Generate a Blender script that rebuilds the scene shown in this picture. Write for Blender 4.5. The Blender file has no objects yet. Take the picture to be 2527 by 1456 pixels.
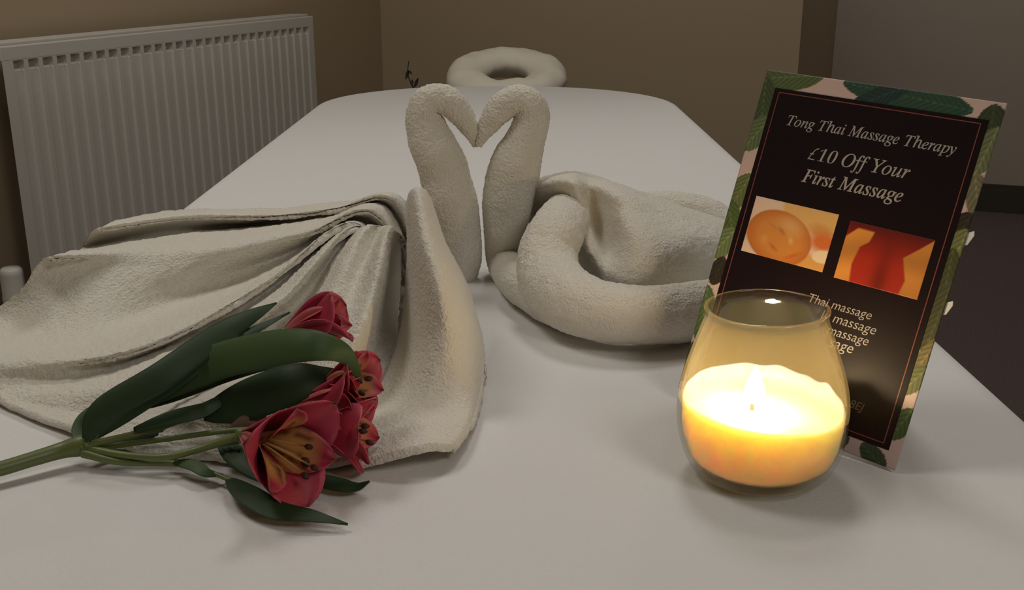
import bpy, math, random
import numpy as np
from mathutils import Vector, Matrix, noise

random.seed(4)
rng = np.random.default_rng(4)
scene = bpy.context.scene
col = scene.collection
T = 0.65                                   # height of the table top above the floor

# ------------------------------------------------------------------ camera
PITCH = math.radians(17.5)
EYE = 0.276                                # eye height above the table top
FPX = 2650.0                               # focal length for a 2527 px wide frame
cam_data = bpy.data.cameras.new('camera')
cam_data.sensor_width = 36.0
cam_data.lens = FPX / 2527.0 * 36.0
cam_data.clip_start = 0.02
cam_data.dof.use_dof = False
cam = bpy.data.objects.new('camera', cam_data)
col.objects.link(cam)
cam.location = (0, 0, T + EYE)
cam.rotation_euler = (math.pi / 2 - PITCH, 0, 0)
scene.camera = cam

# ------------------------------------------------------------------ world, lights, exposure
world = bpy.data.worlds.new('world')
scene.world = world
world.use_nodes = True
world.node_tree.nodes['Background'].inputs[0].default_value = (0.02, 0.018, 0.015, 1)
world.node_tree.nodes['Background'].inputs[1].default_value = 1.0


def area_lamp(name, loc, size, power, colour, target=None):
    d = bpy.data.lights.new(name, 'AREA')
    d.shape = 'DISK'
    d.size = size
    d.energy = power
    d.color = colour
    o = bpy.data.objects.new(name, d)
    o.location = loc
    if target is not None:
        o.rotation_euler = (Vector(target) - Vector(loc)).to_track_quat('-Z', 'Y').to_euler()
    col.objects.link(o)
    return o


LAMP = (1.0, 0.985, 0.94)
area_lamp('ceiling_lamp_and_fill', (0.12, 1.62, 2.34), 0.45, 7.0, LAMP)
area_lamp('ceiling_lamp_and_fill', (-0.95, 0.85, 2.34), 0.6, 7.2, LAMP)  # added as front fill, set left so the radiator wall brightens too
area_lamp('ceiling_lamp_and_fill', (1.15, 3.50, 2.34), 0.45, 6.6, LAMP)  # fill added over the alcove to brighten the far wall
area_lamp('camera_fill_light', (0.75, -0.42, 1.75), 0.5, 4.5, LAMP, (-0.3, 1.6, 0.75))  # added fill from behind the camera for upright surfaces; no known lamp

vs = scene.view_settings
vs.view_transform = 'Standard'
vs.look = 'None'
vs.gamma = 1.0
vs.use_curve_mapping = False
vs.exposure = 0.0
scene.display_settings.display_device = 'sRGB'
scene.cycles.use_denoising = True
scene.cycles.max_bounces = 10
scene.cycles.transparent_max_bounces = 16
scene.cycles.sample_clamp_indirect = 3.0
scene.cycles.caustics_reflective = False
scene.cycles.caustics_refractive = False

# ------------------------------------------------------------------ measuring helpers
RV = np.array([1.0, 0, 0])
FV = np.array([0, math.cos(PITCH), -math.sin(PITCH)])
UV = np.array([0, math.sin(PITCH), math.cos(PITCH)])
CV = np.array([0, 0, EYE])


def sight(x, y):
    return FV + RV * (x - 1263.5) / FPX + UV * (728 - y) / FPX


def at(x, y, z=0.0):
    """Place on the level z metres above the table top, measured off the photograph."""
    d = sight(x, y)
    p = CV + d * ((z - EYE) / d[2])
    return np.array([p[0], p[1], p[2] + T])


def at_y(x, y, Y):
    """Place on the upright plane Y metres ahead."""
    d = sight(x, y)
    p = CV + d * (Y / d[1])
    return np.array([p[0], p[1], p[2] + T])


def px_len(p, px):
    """Metres covered by px pixels at the depth of p."""
    d = (np.asarray(p) - np.array([0, 0, EYE + T])) @ FV
    return px * d / FPX


# ------------------------------------------------------------------ object helpers
def tag(o, label=None, cat=None, group=None, kind=None):
    if label: o['label'] = label
    if cat: o['category'] = cat
    if group: o['group'] = group
    if kind: o['kind'] = kind
    return o


def empty(name, loc, label, cat, group=None):
    o = bpy.data.objects.new(name, None)
    o.empty_display_size = 0.05
    o.location = loc
    col.objects.link(o)
    return tag(o, label, cat, group)


def mesh_obj(name, verts, faces, mat, parent=None, smooth=True, colors=None, mats=None, fmat=None):
    me = bpy.data.meshes.new(name)
    verts = np.asarray(verts, dtype=float)
    if parent is not None:                       # keep world places: parents are only moved, never turned
        verts = verts - np.array(parent_loc(parent))
    me.from_pydata([tuple(v) for v in verts], [], [tuple(int(i) for i in f) for f in faces])
    for m in (mats or [mat]):
        me.materials.append(m)
    if fmat is not None:
        me.polygons.foreach_set('material_index', np.asarray(fmat, dtype=np.int32))
    if smooth:
        me.polygons.foreach_set('use_smooth', [True] * len(me.polygons))
    if colors is not None:
        a = me.color_attributes.new('print', 'FLOAT_COLOR', 'POINT')
        c = np.ones((len(verts), 4))
        c[:, :3] = colors
        a.data.foreach_set('color', c.ravel())
    me.update()
    o = bpy.data.objects.new(name, me)
    col.objects.link(o)
    if parent is not None:
        o.parent = parent
    return o


def parent_loc(p):
    v = Vector((0, 0, 0))
    while p is not None:
        v += p.location
        p = p.parent
    return v


def grid_faces(nu, nv, cu=False, cv=False, flip=False):
    f = []
    for i in range(nu if cu else nu - 1):
        for j in range(nv if cv else nv - 1):
            a, b = i * nv + j, i * nv + (j + 1) % nv
            c, d = ((i + 1) % nu) * nv + (j + 1) % nv, ((i + 1) % nu) * nv + j
            f.append((a, d, c, b) if flip else (a, b, c, d))
    return f


def cr1(P, n, closed=False):
    """Catmull-Rom through the points along axis 0, n samples per span."""
    P = np.asarray(P, dtype=float)
    m = len(P)
    if closed:
        Q = np.concatenate([P[-1:], P, P[:2]])
        spans = m
    else:
        Q = np.concatenate([2 * P[:1] - P[1:2], P, 2 * P[-1:] - P[-2:-1]])
        spans = m - 1
    out = []
    for i in range(spans):
        p0, p1, p2, p3 = Q[i], Q[i + 1], Q[i + 2], Q[i + 3]
        for k in range(n):
            t = k / n
            out.append(0.5 * (2 * p1 + (p2 - p0) * t + (2 * p0 - 5 * p1 + 4 * p2 - p3) * t * t
                              + (3 * p1 - p0 - 3 * p2 + p3) * t ** 3))
    if not closed:
        out.append(Q[-2])
    return np.array(out)


def cr2(G, nu, nv):
    """Smooth surface through a grid of control points (rows x columns x 3)."""
    A = cr1(G, nu)
    B = cr1(np.swapaxes(A, 0, 1), nv)
    return np.swapaxes(B, 0, 1)


def tube(path, rad, seg=16, caps=True, twist=None, squash=None):
    """Verts and faces of a swept tube with a radius per path point."""
    path = np.asarray(path, dtype=float)
    rad = np.asarray(rad, dtype=float)
    n = len(path)
    tan = np.gradient(path, axis=0)
    tan /= np.linalg.norm(tan, axis=1)[:, None] + 1e-12
    ref = np.array([0, 0, 1.0]) if abs(tan[0][2]) < 0.9 else np.array([0, 1.0, 0])
    u = np.cross(tan[0], ref); u /= np.linalg.norm(u)
    V = []
    th = np.linspace(0, 2 * math.pi, seg, endpoint=False)
    for i in range(n):
        u = u - tan[i] * (u @ tan[i]); u /= np.linalg.norm(u)
        w = np.cross(tan[i], u)
        r = np.full(seg, rad[i])
        if twist is not None:
            r = r * twist(i / (n - 1), th)
        V.append(path[i] + np.outer(np.cos(th) * r, u) + np.outer(np.sin(th) * r, w))
    V = np.concatenate(V)
    F = grid_faces(n, seg, cv=True, flip=True)
    if caps:
        V = np.concatenate([V, [path[0] - tan[0] * rad[0] * .35], [path[-1] + tan[-1] * rad[-1] * .35]])
        a, b = len(V) - 2, len(V) - 1
        for j in range(seg):
            k = (j + 1) % seg
            F.append((a, k, j)); F.append((b, (n - 1) * seg + j, (n - 1) * seg + k))
    return V, F


def lathe(profile, seg=96):
    """Turn (radius, height) points about the z axis."""
    th = np.linspace(0, 2 * math.pi, seg, endpoint=False)
    V = np.concatenate([np.stack([r * np.cos(th), r * np.sin(th), np.full(seg, z)], 1) for r, z in profile])
    return V, grid_faces(len(profile), seg, cv=True)


def box(lo, hi):
    x0, y0, z0 = lo; x1, y1, z1 = hi
    V = [(x0, y0, z0), (x1, y0, z0), (x1, y1, z0), (x0, y1, z0), (x0, y0, z1), (x1, y0, z1), (x1, y1, z1), (x0, y1, z1)]
    F = [(0, 3, 2, 1), (4, 5, 6, 7), (0, 1, 5, 4), (1, 2, 6, 5), (2, 3, 7, 6), (3, 0, 4, 7)]
    return np.array(V, dtype=float), F


def join(*vf):
    V, F, k = [], [], 0
    for v, f in vf:
        V.append(np.asarray(v, dtype=float)); F += [tuple(i + k for i in g) for g in f]; k += len(v)
    return np.concatenate(V), F


def vnormals(V, F):
    V = np.asarray(V)
    N = np.zeros_like(V)
    q = np.array([f if len(f) == 4 else (f[0], f[1], f[2], f[2]) for f in F])
    fn = np.cross(V[q[:, 2]] - V[q[:, 0]], V[q[:, 3]] - V[q[:, 1]] + 1e-15)
    for k in range(4):
        np.add.at(N, q[:, k], fn)
    return N / (np.linalg.norm(N, axis=1)[:, None] + 1e-15)


def pile(V, F, layers):
    """Push a cloth surface in and out to give it looped terry pile; layers are (cell size, height)."""
    N = vnormals(V, F)
    d = np.zeros(len(V))
    for cell, h in layers:
        s = 1.0 / cell
        d += np.array([noise.noise(Vector(v * s)) for v in V]) * h
    return V + N * d[:, None]


def bevel(o, w, seg=2):
    m = o.modifiers.new('bevel', 'BEVEL'); m.width = w; m.segments = seg; m.limit_method = 'ANGLE'
    return o


def solid(o, t, offset=-1.0):
    m = o.modifiers.new('thickness', 'SOLIDIFY'); m.thickness = t; m.offset = offset
    return o


# ------------------------------------------------------------------ materials
def new_mat(name, base, rough=0.6, **kw):
    m = bpy.data.materials.new(name)
    m.use_nodes = True
    p = m.node_tree.nodes['Principled BSDF']
    p.inputs['Base Color'].default_value = (*base, 1)
    p.inputs['Roughness'].default_value = rough
    for k, v in kw.items():
        p.inputs[k.replace('_', ' ')].default_value = v
    return m


def add_bump(m, scale, strength, dist=0.001, detail=3.0, kind='noise', mix=None):
    nt = m.node_tree
    p = nt.nodes['Principled BSDF']
    tc = nt.nodes.new('ShaderNodeTexCoord')
    if kind == 'noise':
        t = nt.nodes.new('ShaderNodeTexNoise'); t.inputs['Detail'].default_value = detail
        out = t.outputs['Fac']
    else:
        t = nt.nodes.new('ShaderNodeTexVoronoi'); out = t.outputs['Distance']
    t.inputs['Scale'].default_value = scale
    nt.links.new(tc.outputs['Object'], t.inputs['Vector'])
    b = nt.nodes.new('ShaderNodeBump')
    b.inputs['Strength'].default_value = strength
    b.inputs['Distance'].default_value = dist
    nt.links.new(out, b.inputs['Height'])
    nt.links.new(b.outputs['Normal'], p.inputs['Normal'])
    if mix:
        r = nt.nodes.new('ShaderNodeValToRGB')
        r.color_ramp.elements[0].position = 0.35; r.color_ramp.elements[1].position = 0.65
        r.color_ramp.elements[0].color = (*mix[0], 1); r.color_ramp.elements[1].color = (*mix[1], 1)
        nt.links.new(out, r.inputs['Fac']); nt.links.new(r.outputs['Color'], p.inputs['Base Color'])
    return m


def print_mat(name, rough=0.4, **kw):
    m = new_mat(name, (1, 1, 1), rough, **kw)
    a = m.node_tree.nodes.new('ShaderNodeVertexColor'); a.layer_name = 'print'
    m.node_tree.links.new(a.outputs['Color'], m.node_tree.nodes['Principled BSDF'].inputs['Base Color'])
    return m


M = {}
M['wall'] = add_bump(new_mat('cream wall paint', (0.41, 0.315, 0.205), 0.75), 120, 0.12)
M['far_wall'] = add_bump(new_mat('pale wall paint', (0.46, 0.40, 0.33), 0.75), 120, 0.12)
M['ceiling'] = new_mat('white ceiling paint', (0.72, 0.69, 0.63), 0.8)
M['carpet'] = add_bump(new_mat('brown carpet', (0.15, 0.11, 0.10), 0.95), 260, 0.8, 0.004,
                       mix=((0.088, 0.060, 0.056), (0.138, 0.096, 0.090)))
M['dark_wood'] = add_bump(new_mat('dark skirting', (0.055, 0.048, 0.032), 0.5), 40, 0.1)
M['radiator'] = new_mat('white radiator enamel', (0.58, 0.545, 0.49), 0.45)
M['slot'] = new_mat('grey grille', (0.35, 0.33, 0.30), 0.6)
M['sheet'] = add_bump(new_mat('white bed sheet', (0.80, 0.775, 0.755), 0.9, Sheen_Weight=0.2), 420, 0.35, 0.0012, 2.0)
M['towel'] = add_bump(new_mat('cream terry towel', (0.80, 0.745, 0.645), 0.95, Sheen_Weight=0.2), 520, 1.0, 0.002, 3.0)
M['cradle'] = add_bump(new_mat('cream cradle cover', (0.80, 0.75, 0.63), 0.9), 200, 0.2)
M['vinyl'] = new_mat('table vinyl', (0.5, 0.46, 0.38), 0.5)
M['beech'] = add_bump(new_mat('beech wood', (0.45, 0.28, 0.14), 0.45), 30, 0.1)
M['black'] = new_mat('black strap', (0.02, 0.02, 0.018), 0.7)
M['twig'] = new_mat('dried twig', (0.035, 0.025, 0.015), 0.8)
M['vase'] = new_mat('brown vase', (0.12, 0.08, 0.05), 0.4)
M['wax'] = new_mat('yellow candle wax', (0.96, 0.80, 0.42), 0.45, Subsurface_Weight=1.0, Subsurface_Scale=0.03)
M['wax'].node_tree.nodes['Principled BSDF'].inputs['Subsurface Radius'].default_value = (1.0, 0.72, 0.26)
M['wick'] = new_mat('charred wick', (0.02, 0.015, 0.01), 0.9)
M['stem'] = add_bump(new_mat('green stem', (0.13, 0.16, 0.045), 0.4), 90, 0.1)
M['leaf'] = new_mat('dark green leaf', (0.030, 0.056, 0.022), 0.55, Specular_IOR_Level=0.3)
M['leaf_light'] = new_mat('mid green leaf', (0.055, 0.095, 0.032), 0.55, Specular_IOR_Level=0.3)
M['petal'] = print_mat('crimson petal', 0.55, Subsurface_Weight=0.0)
M['filament'] = new_mat('stamen filament', (0.65, 0.42, 0.16), 0.5)
M['anther'] = new_mat('brown anther', (0.06, 0.02, 0.015), 0.7)
M['bud'] = new_mat('brown bud', (0.16, 0.085, 0.06), 0.6)
M['print'] = print_mat('printed card', 0.45, Specular_IOR_Level=0.3)
M['panel'] = new_mat('dark aubergine print', (0.010, 0.005, 0.007), 0.42, Specular_IOR_Level=0.16)
M['copper'] = new_mat('copper print line', (0.22, 0.055, 0.04), 0.4)
M['ink'] = new_mat('pale print lettering', (0.36, 0.325, 0.31), 0.5)
M['ink_dim'] = new_mat('dim print lettering', (0.14, 0.10, 0.09), 0.5)
M['paper'] = new_mat('white paper', (0.72, 0.70, 0.68), 0.6)


def glass_mat():
    """Thin clear glass wall: what lies behind shows through, the surface mirrors at grazing angles."""
    m = bpy.data.materials.new('clear jar glass')
    m.use_nodes = True
    nt = m.node_tree
    nt.nodes.clear()
    out = nt.nodes.new('ShaderNodeOutputMaterial')
    mx = nt.nodes.new('ShaderNodeMixShader')
    tr = nt.nodes.new('ShaderNodeBsdfTransparent')
    gl = nt.nodes.new('ShaderNodeBsdfGlossy')
    fr = nt.nodes.new('ShaderNodeLayerWeight')
    pw = nt.nodes.new('ShaderNodeMath'); pw.operation = 'POWER'; pw.inputs[1].default_value = 3.5
    ma = nt.nodes.new('ShaderNodeMath'); ma.operation = 'MULTIPLY_ADD'; ma.inputs[1].default_value = 0.62; ma.inputs[2].default_value = 0.06
    tc = nt.nodes.new('ShaderNodeTexCoord')
    no = nt.nodes.new('ShaderNodeTexNoise')
    bp = nt.nodes.new('ShaderNodeBump')
    tr.inputs[0].default_value = (0.975, 0.972, 0.945, 1)
    gl.inputs['Roughness'].default_value = 0.06
    fr.inputs['Blend'].default_value = 0.5
    no.inputs['Scale'].default_value = 75
    bp.inputs['Strength'].default_value = 0.35
    bp.inputs['Distance'].default_value = 0.002
    L = nt.links.new
    L(tc.outputs['Object'], no.inputs['Vector']); L(no.outputs['Fac'], bp.inputs['Height'])
    L(bp.outputs['Normal'], gl.inputs['Normal']); L(bp.outputs['Normal'], fr.inputs['Normal'])
    L(fr.outputs['Facing'], pw.inputs[0]); L(pw.outputs[0], ma.inputs[0]); L(ma.outputs[0], mx.inputs[0]); L(tr.outputs[0], mx.inputs[1]); L(gl.outputs[0], mx.inputs[2])
    df = nt.nodes.new('ShaderNodeBsdfTranslucent'); df.inputs[0].default_value = (0.85, 0.66, 0.34, 1)
    m2 = nt.nodes.new('ShaderNodeMixShader'); m2.inputs[0].default_value = 0.045     # faint film of wax and soot
    L(mx.outputs[0], m2.inputs[1]); L(df.outputs[0], m2.inputs[2])
    L(m2.outputs[0], out.inputs[0])
    return m


def flame_mat():
    m = bpy.data.materials.new('candle flame')
    m.use_nodes = True
    nt = m.node_tree
    nt.nodes.clear()
    out = nt.nodes.new('ShaderNodeOutputMaterial')
    e = nt.nodes.new('ShaderNodeEmission')
    e.inputs[0].default_value = (1.0, 0.78, 0.42, 1)
    e.inputs[1].default_value = 140.0
    nt.links.new(e.outputs[0], out.inputs[0])
    return m


M['glass'] = glass_mat()
M['flame'] = flame_mat()

# ------------------------------------------------------------------ the room
YAW = 0.3455
D = np.array([math.sin(YAW), math.cos(YAW)])          # along the radiator wall
N2 = np.array([math.cos(YAW), -math.sin(YAW)])        # out of it, into the room
RAD0 = np.array([-0.8183, 1.8146])                    # first slot on the radiator's face
W0 = RAD0 - N2 * 0.09                                 # a point on that wall
S_BACK, S_FAR, S_FRONT, T_CORNER, T_RIGHT = 1.52, 2.95, -2.5, 1.21, 3.3
ZC = 2.4


def room(s, t):
    return W0 + D * s + N2 * t


def slab(name, a, b, out, z0, z1, th, mat):
    """Upright slab from plan point a to b, thickened towards out."""
    a, b, o = np.array(a), np.array(b), np.array(out) * th
    q = [a, b, b + o, a + o]
    V = [(*p, z) for z in (z0, z1) for p in q]
    F = [(0, 1, 2, 3), (7, 6, 5, 4), (0, 4, 5, 1), (1, 5, 6, 2), (2, 6, 7, 3), (3, 7, 4, 0)]
    me = mesh_obj(name, V, F, mat, smooth=False)
    b_ = me.data
    import bmesh
    bm = bmesh.new(); bm.from_mesh(b_); bmesh.ops.recalc_face_normals(bm, faces=bm.faces); bm.to_mesh(b_); bm.free()
    return me


def wall(name, s0, t0, s1, t1, out, mat):
    o = slab(name, room(s0, t0), room(s1, t1), out, 0.0, ZC, 0.1, mat)
    return tag(o, kind='structure')


wall('wall_left', S_FRONT, 0, S_BACK, 0, -N2, M['wall'])
wall('wall_back', S_BACK, -0.1, S_BACK, T_CORNER, D, M['wall'])
wall('wall_return', S_BACK + 0.1, T_CORNER, S_FAR, T_CORNER, -N2, M['wall'])
wall('wall_far', S_FAR, T_CORNER - 0.1, S_FAR, T_RIGHT, D, M['far_wall'])
wall('wall_right', S_FRONT, T_RIGHT, S_FAR + 0.1, T_RIGHT, N2, M['wall'])
wall('wall_front', S_FRONT, -0.1, S_FRONT, T_RIGHT + 0.1, -D, M['wall'])
fl = [room(S_FRONT - .1, -.1), room(S_FRONT - .1, T_RIGHT + .1), room(S_FAR + .1, T_RIGHT + .1), room(S_FAR + .1, -.1)]
for nm, z0, z1, mt in (('floor', -0.05, 0.0, M['carpet']), ('ceiling', ZC, ZC + 0.05, M['ceiling'])):
    V = [(*p, z) for z in (z0, z1) for p in fl]
    F = [(3, 2, 1, 0), (4, 5, 6, 7), (0, 1, 5, 4), (1, 2, 6, 5), (2, 3, 7, 6), (3, 0, 4, 7)]
    F = [f[::-1] for f in F]
    tag(mesh_obj(nm, V, [tuple(f) for f in F], mt, smooth=False), kind='structure')
for nm, a, b, o_ in (('baseboard_left', (S_FRONT, 0), (S_BACK, 0), N2),
                     ('baseboard_back', (S_BACK, 0.016), (S_BACK, T_CORNER), -D),
                     ('baseboard_return', (S_BACK, T_CORNER), (S_FAR, T_CORNER), N2),
                     ('baseboard_far', (S_FAR, T_CORNER + 0.016), (S_FAR, T_RIGHT), -D)):
    bb = slab(nm, room(*a), room(*b), o_, 0.0, 0.085, 0.016, M['dark_wood'])
    tag(bb, kind='structure')
    lip = slab('moulding', room(*a), room(*b), o_, 0.085, 0.105, 0.009, M['dark_wood'])
    lip.parent = bb

# ------------------------------------------------------------------ radiator
RZ_TOP, RZ_BOT = T + 0.136, T - 0.345
PITCH_R = 0.0333
NSLOT = 29
S0R, S1R = -0.036, 28 * PITCH_R + 0.036
SLOT_Z = T + 0.1046


def rad_pt(s, t, z):
    """s along the panel from its first slot, t out from its face (positive into the room)."""
    p = RAD0 + D * s + N2 * t
    return (p[0], p[1], z)


rad = empty('radiator', rad_pt(0.466, -0.09, RZ_BOT), 'white ribbed panel radiator fixed to the cream wall beside the bed', 'radiator')


def rad_box(name, s0, s1, t0, t1, z0, z1, mat, parent=rad, bev=0.003):
    V = [rad_pt(s, t, z) for z in (z0, z1) for (s, t) in ((s0, t0), (s1, t0), (s1, t1), (s0, t1))]
    F = [(0, 3, 2, 1), (4, 5, 6, 7), (0, 1, 5, 4), (1, 2, 6, 5), (2, 3, 7, 6), (3, 0, 4, 7)]
    F = [f[::-1] for f in F]
    return bevel(mesh_obj(name, V, F, mat, parent, smooth=False), bev)


ss = []
for k in range(NSLOT):
    c = k * PITCH_R
    ss += [c - 0.0120, c - 0.0095, c - 0.0080, c - 0.0035, c + 0.0035, c + 0.0080, c + 0.0095, c + 0.0120]
ss = [S0R, S0R + 0.004] + ss + [S1R - 0.004, S1R]
zz = [RZ_TOP - 0.022, SLOT_Z + 0.0075, SLOT_Z + 0.0045, SLOT_Z + 0.001, SLOT_Z - 0.004, SLOT_Z - 0.010, SLOT_Z - 0.05,
      RZ_BOT + 0.06, RZ_BOT + 0.045, RZ_BOT + 0.035, RZ_BOT]
zdep = [0, 0, 0.014, 0.016, 0.013, 0.0050, 0.0034, 0.0034, 0.0034, 0, 0]
V = []
for s in ss:
    k = round(s / PITCH_R)
    x = abs(s - k * PITCH_R) if 0 <= k < NSLOT else 1
    g = 0.0 if x > 0.0105 else (0.5 if x > 0.0088 else (0.95 if x > 0.006 else 1.0))
    for z, dz in zip(zz, zdep):
        V.append(rad_pt(s, -g * dz, z))
mesh_obj('front_panel', V, grid_faces(len(ss), len(zz), flip=False), M['radiator'], rad, smooth=False)
rad_box('top_rail', S0R - 0.001, S1R + 0.001, -0.010, 0.0003, RZ_TOP - 0.024, RZ_TOP, M['radiator'], bev=0.002)
gr = rad_box('top_grille', S0R, S1R, -0.060, -0.013, RZ_TOP - 0.006, RZ_TOP + 0.005, M['radiator'], bev=0.001)
rad_box('convector_fins', S0R + 0.06, S1R - 0.06, -0.050, -0.020, RZ_BOT + 0.04, RZ_TOP - 0.03, M['radiator'], bev=0.001)
rad_box('wall_bracket', 0.15, 0.19, -0.09, -0.048, RZ_BOT + 0.1, RZ_TOP - 0.1, M['radiator'])
rad_box('wall_bracket', 0.75, 0.79, -0.09, -0.048, RZ_BOT + 0.1, RZ_TOP - 0.1, M['radiator'])
vx = rad_pt(S0R - 0.008, -0.036, RZ_BOT)
V, F = lathe([(0.0, 0.125), (0.016, 0.124), (0.0205, 0.120), (0.0215, 0.112), (0.0215, 0.075), (0.0225, 0.072), (0.0225, 0.055),
              (0.018, 0.050), (0.012, 0.046), (0.012, 0.0)], 32)
valve = mesh_obj('valve_head', V * [0.9, 0.9, 1] + np.array(vx) - [0, 0, 0.016], [f[::-1] for f in F], M['radiator'], rad)
pth = np.array([rad_pt(S0R - 0.008, -0.036, z) for z in (RZ_BOT - 0.01, RZ_BOT - 0.2, 0.002)])
V, F = tube(pth, [0.0075] * 3, 12)
mesh_obj('pipe', V, F, M['radiator'], valve)
V, F = tube(np.array([rad_pt(S0R - 0.008, -0.036, RZ_BOT + 0.012), rad_pt(S0R + 0.030, -0.022, RZ_BOT + 0.03)]), [0.009, 0.009], 12)
mesh_obj('valve_body', V, F, M['slot'], valve)

# ------------------------------------------------------------------ massage table under the sheet
TX0, TX1, TY0, TY1 = -0.392, 0.333, 0.36, 2.452
TCX, THW = (TX0 + TX1) / 2, (TX1 - TX0) / 2


def table_outline(n_arc=40, n_side=60, n_end=14, inset=0.0, rf=0.32, rn=0.12):
    x0, x1, y0, y1 = TX0 + inset, TX1 - inset, TY0 + inset, TY1 - inset
    rf -= inset; rn -= inset
    P = []
    for cx, cy, r, a0 in ((x1 - rn, y0 + rn, rn, -90), (x1 - rf, y1 - rf, rf, 0), (x0 + rf, y1 - rf, rf, 90), (x0 + rn, y0 + rn, rn, 180)):
        arc = [(cx + r * math.cos(math.radians(a0 + 90 * k / n_arc)), cy + r * math.sin(math.radians(a0 + 90 * k / n_arc))) for k in range(n_arc + 1)]
        P.append(arc)
    out = []
    for i in range(4):
        out += P[i]
        a, b = np.array(P[i][-1]), np.array(P[(i + 1) % 4][0])
        n = n_side if i % 2 == 0 else n_end
        out += [tuple(a + (b - a) * k / n) for k in range(1, n)]
    return np.array(out)


table = empty('massage_table', (TCX, (TY0 + TY1) / 2, 0), 'padded massage couch on wooden legs hidden beneath the white sheet', 'massage table')
ol = table_outline(inset=0.008)
n = len(ol)
V = np.concatenate([np.column_stack([ol, np.full(n, z)]) for z in (T - 0.065, T - 0.006)])
F = [(i, (i + 1) % n, n + (i + 1) % n, n + i) for i in range(n)] + [tuple(range(n, 2 * n)), tuple(range(n))[::-1]]
mesh_obj('padded_top', V, F, M['vinyl'], table, smooth=False)
for (lo, hi) in (((TX0 + 0.05, TY0 + 0.1, T - 0.15), (TX0 + 0.07, TY1 - 0.3, T - 0.065)), ((TX1 - 0.07, TY0 + 0.1, T - 0.15), (TX1 - 0.05, TY1 - 0.3, T - 0.065))):
    mesh_obj('side_rail', *box(lo, hi), M['beech'], table, smooth=False)
for x in (TX0 + 0.05, TX1 - 0.09):
    for y in (TY0 + 0.12, TY1 - 0.36):
        mesh_obj('leg', *box((x, y, 0.0), (x + 0.04, y + 0.045, T - 0.065)), M['beech'], table, smooth=False)

# bed sheet: top with faint rucks, rolled edge, hanging skirt
ol = table_outline(n_arc=44, n_side=120, n_end=20)
n = len(ol)
ax = np.column_stack([np.full(n, TCX), np.clip(ol[:, 1], TY0 + 0.34, TY1 - 0.34)])
tl = np.linalg.norm(np.roll(ol, -1, 0) - ol, axis=1)
arc = np.concatenate([[0], np.cumsum(tl)[:-1]])
tng = np.roll(ol, -1, 0) - np.roll(ol, 1, 0)
tng /= np.linalg.norm(tng, axis=1)[:, None]
nrm = np.column_stack([tng[:, 1], -tng[:, 0]])
RE = 0.022
rows = []
for t in np.linspace(0, 1, 90):
    inner = ol - nrm * RE
    p = ax + (inner - ax) * t
    h = np.zeros(n)
    for i in range(n):
        x, y = p[i]
        h[i] = 0.0012 * noise.noise(Vector((x * 7, y * 5, 0.3))) + 0.0005 * noise.noise(Vector((x * 26, y * 18, 1.7)))
        if y < 1.3:
            q = x * 0.75 + y * 0.66
            h[i] += 0.0013 * max(0, noise.noise(Vector((q * 16, (x - y) * 3.0, 5.1)))) ** 1.5 * 2
    rows.append(np.column_stack([p, T + h - 0.0010]))
for a in np.linspace(10, 90, 8):
    r = math.radians(a)
    p = ol - nrm * RE * (1 - math.sin(r))
    rows.append(np.column_stack([p, np.full(n, T - 0.001 - RE * (1 - math.cos(r)))]))
for k, dz in enumerate((0.04, 0.065, 0.09, 0.12, 0.15, 0.18)):
    w = 0.010 * dz / 0.18 * np.sin(arc * 19 + 1.3 * np.sin(arc * 5)) - 0.012 * dz / 0.18
    p = ol + nrm * w[:, None]
    rows.append(np.column_stack([p, T - dz - 0.008 * np.sin(arc * 7) * (dz / 0.18)]))
V = np.concatenate(rows)
sheet = mesh_obj('bed_sheet', V, grid_faces(len(rows), n, cv=True, flip=True), M['sheet'])
tag(sheet, 'white fitted sheet stretched over the massage couch', 'bed sheet')

# ------------------------------------------------------------------ face cradle behind the far end
FC = np.array([-0.013, 2.628, T - 0.004])
cradle = empty('face_cradle', (FC[0], FC[1], FC[2] - 0.04), 'cream crescent face cradle cushion beyond the far end of the couch', 'face cradle')
th = np.linspace(0, 2 * math.pi, 72, endpoint=False)
V = []
seg = 28
for a in th:
    c = FC + np.array([0.098 * math.cos(a), 0.100 * math.sin(a), 0.030 * math.sin(a)])
    o_ = np.array([math.cos(a), math.sin(a), 0])
    for b in np.linspace(0, 2 * math.pi, seg, endpoint=False):
        V.append(c + o_ * 0.049 * math.cos(b) + np.array([0, 0, 0.037 * math.sin(b)]))
F = grid_faces(len(th), seg, cu=True, cv=True)
Vp = pile(np.array(V), F, [(0.05, 0.006), (0.02, 0.002)])
mesh_obj('cushion', Vp, F, M['cradle'], cradle)
th = np.linspace(0, 2 * math.pi, 48, endpoint=False)
V, F = [], []
for r0, z in ((0.55, -0.05), (1.0, -0.05), (1.0, -0.036), (0.55, -0.036)):
    for a in th:
        V.append(FC + np.array([0.125 * r0 * math.cos(a), 0.13 * r0 * math.sin(a), z]))
mesh_obj('plate', V, grid_faces(4, 48, cu=True, cv=True), M['vinyl'], cradle)
for dx in (-0.06, 0.06):
    V, F = tube(np.array([FC + [dx, -0.02, -0.058], FC + [dx, -0.168, -0.058]]), [0.008, 0.008], 12)
    mesh_obj('support_rod', V, F, M['slot'], cradle)
sp = at_y(1387, 212, 2.605)
mesh_obj('strap', *box(sp + [-0.003, -0.004, -0.02], sp + [0.003, 0.004, 0.018]), M['black'], cradle, smooth=False)

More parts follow.
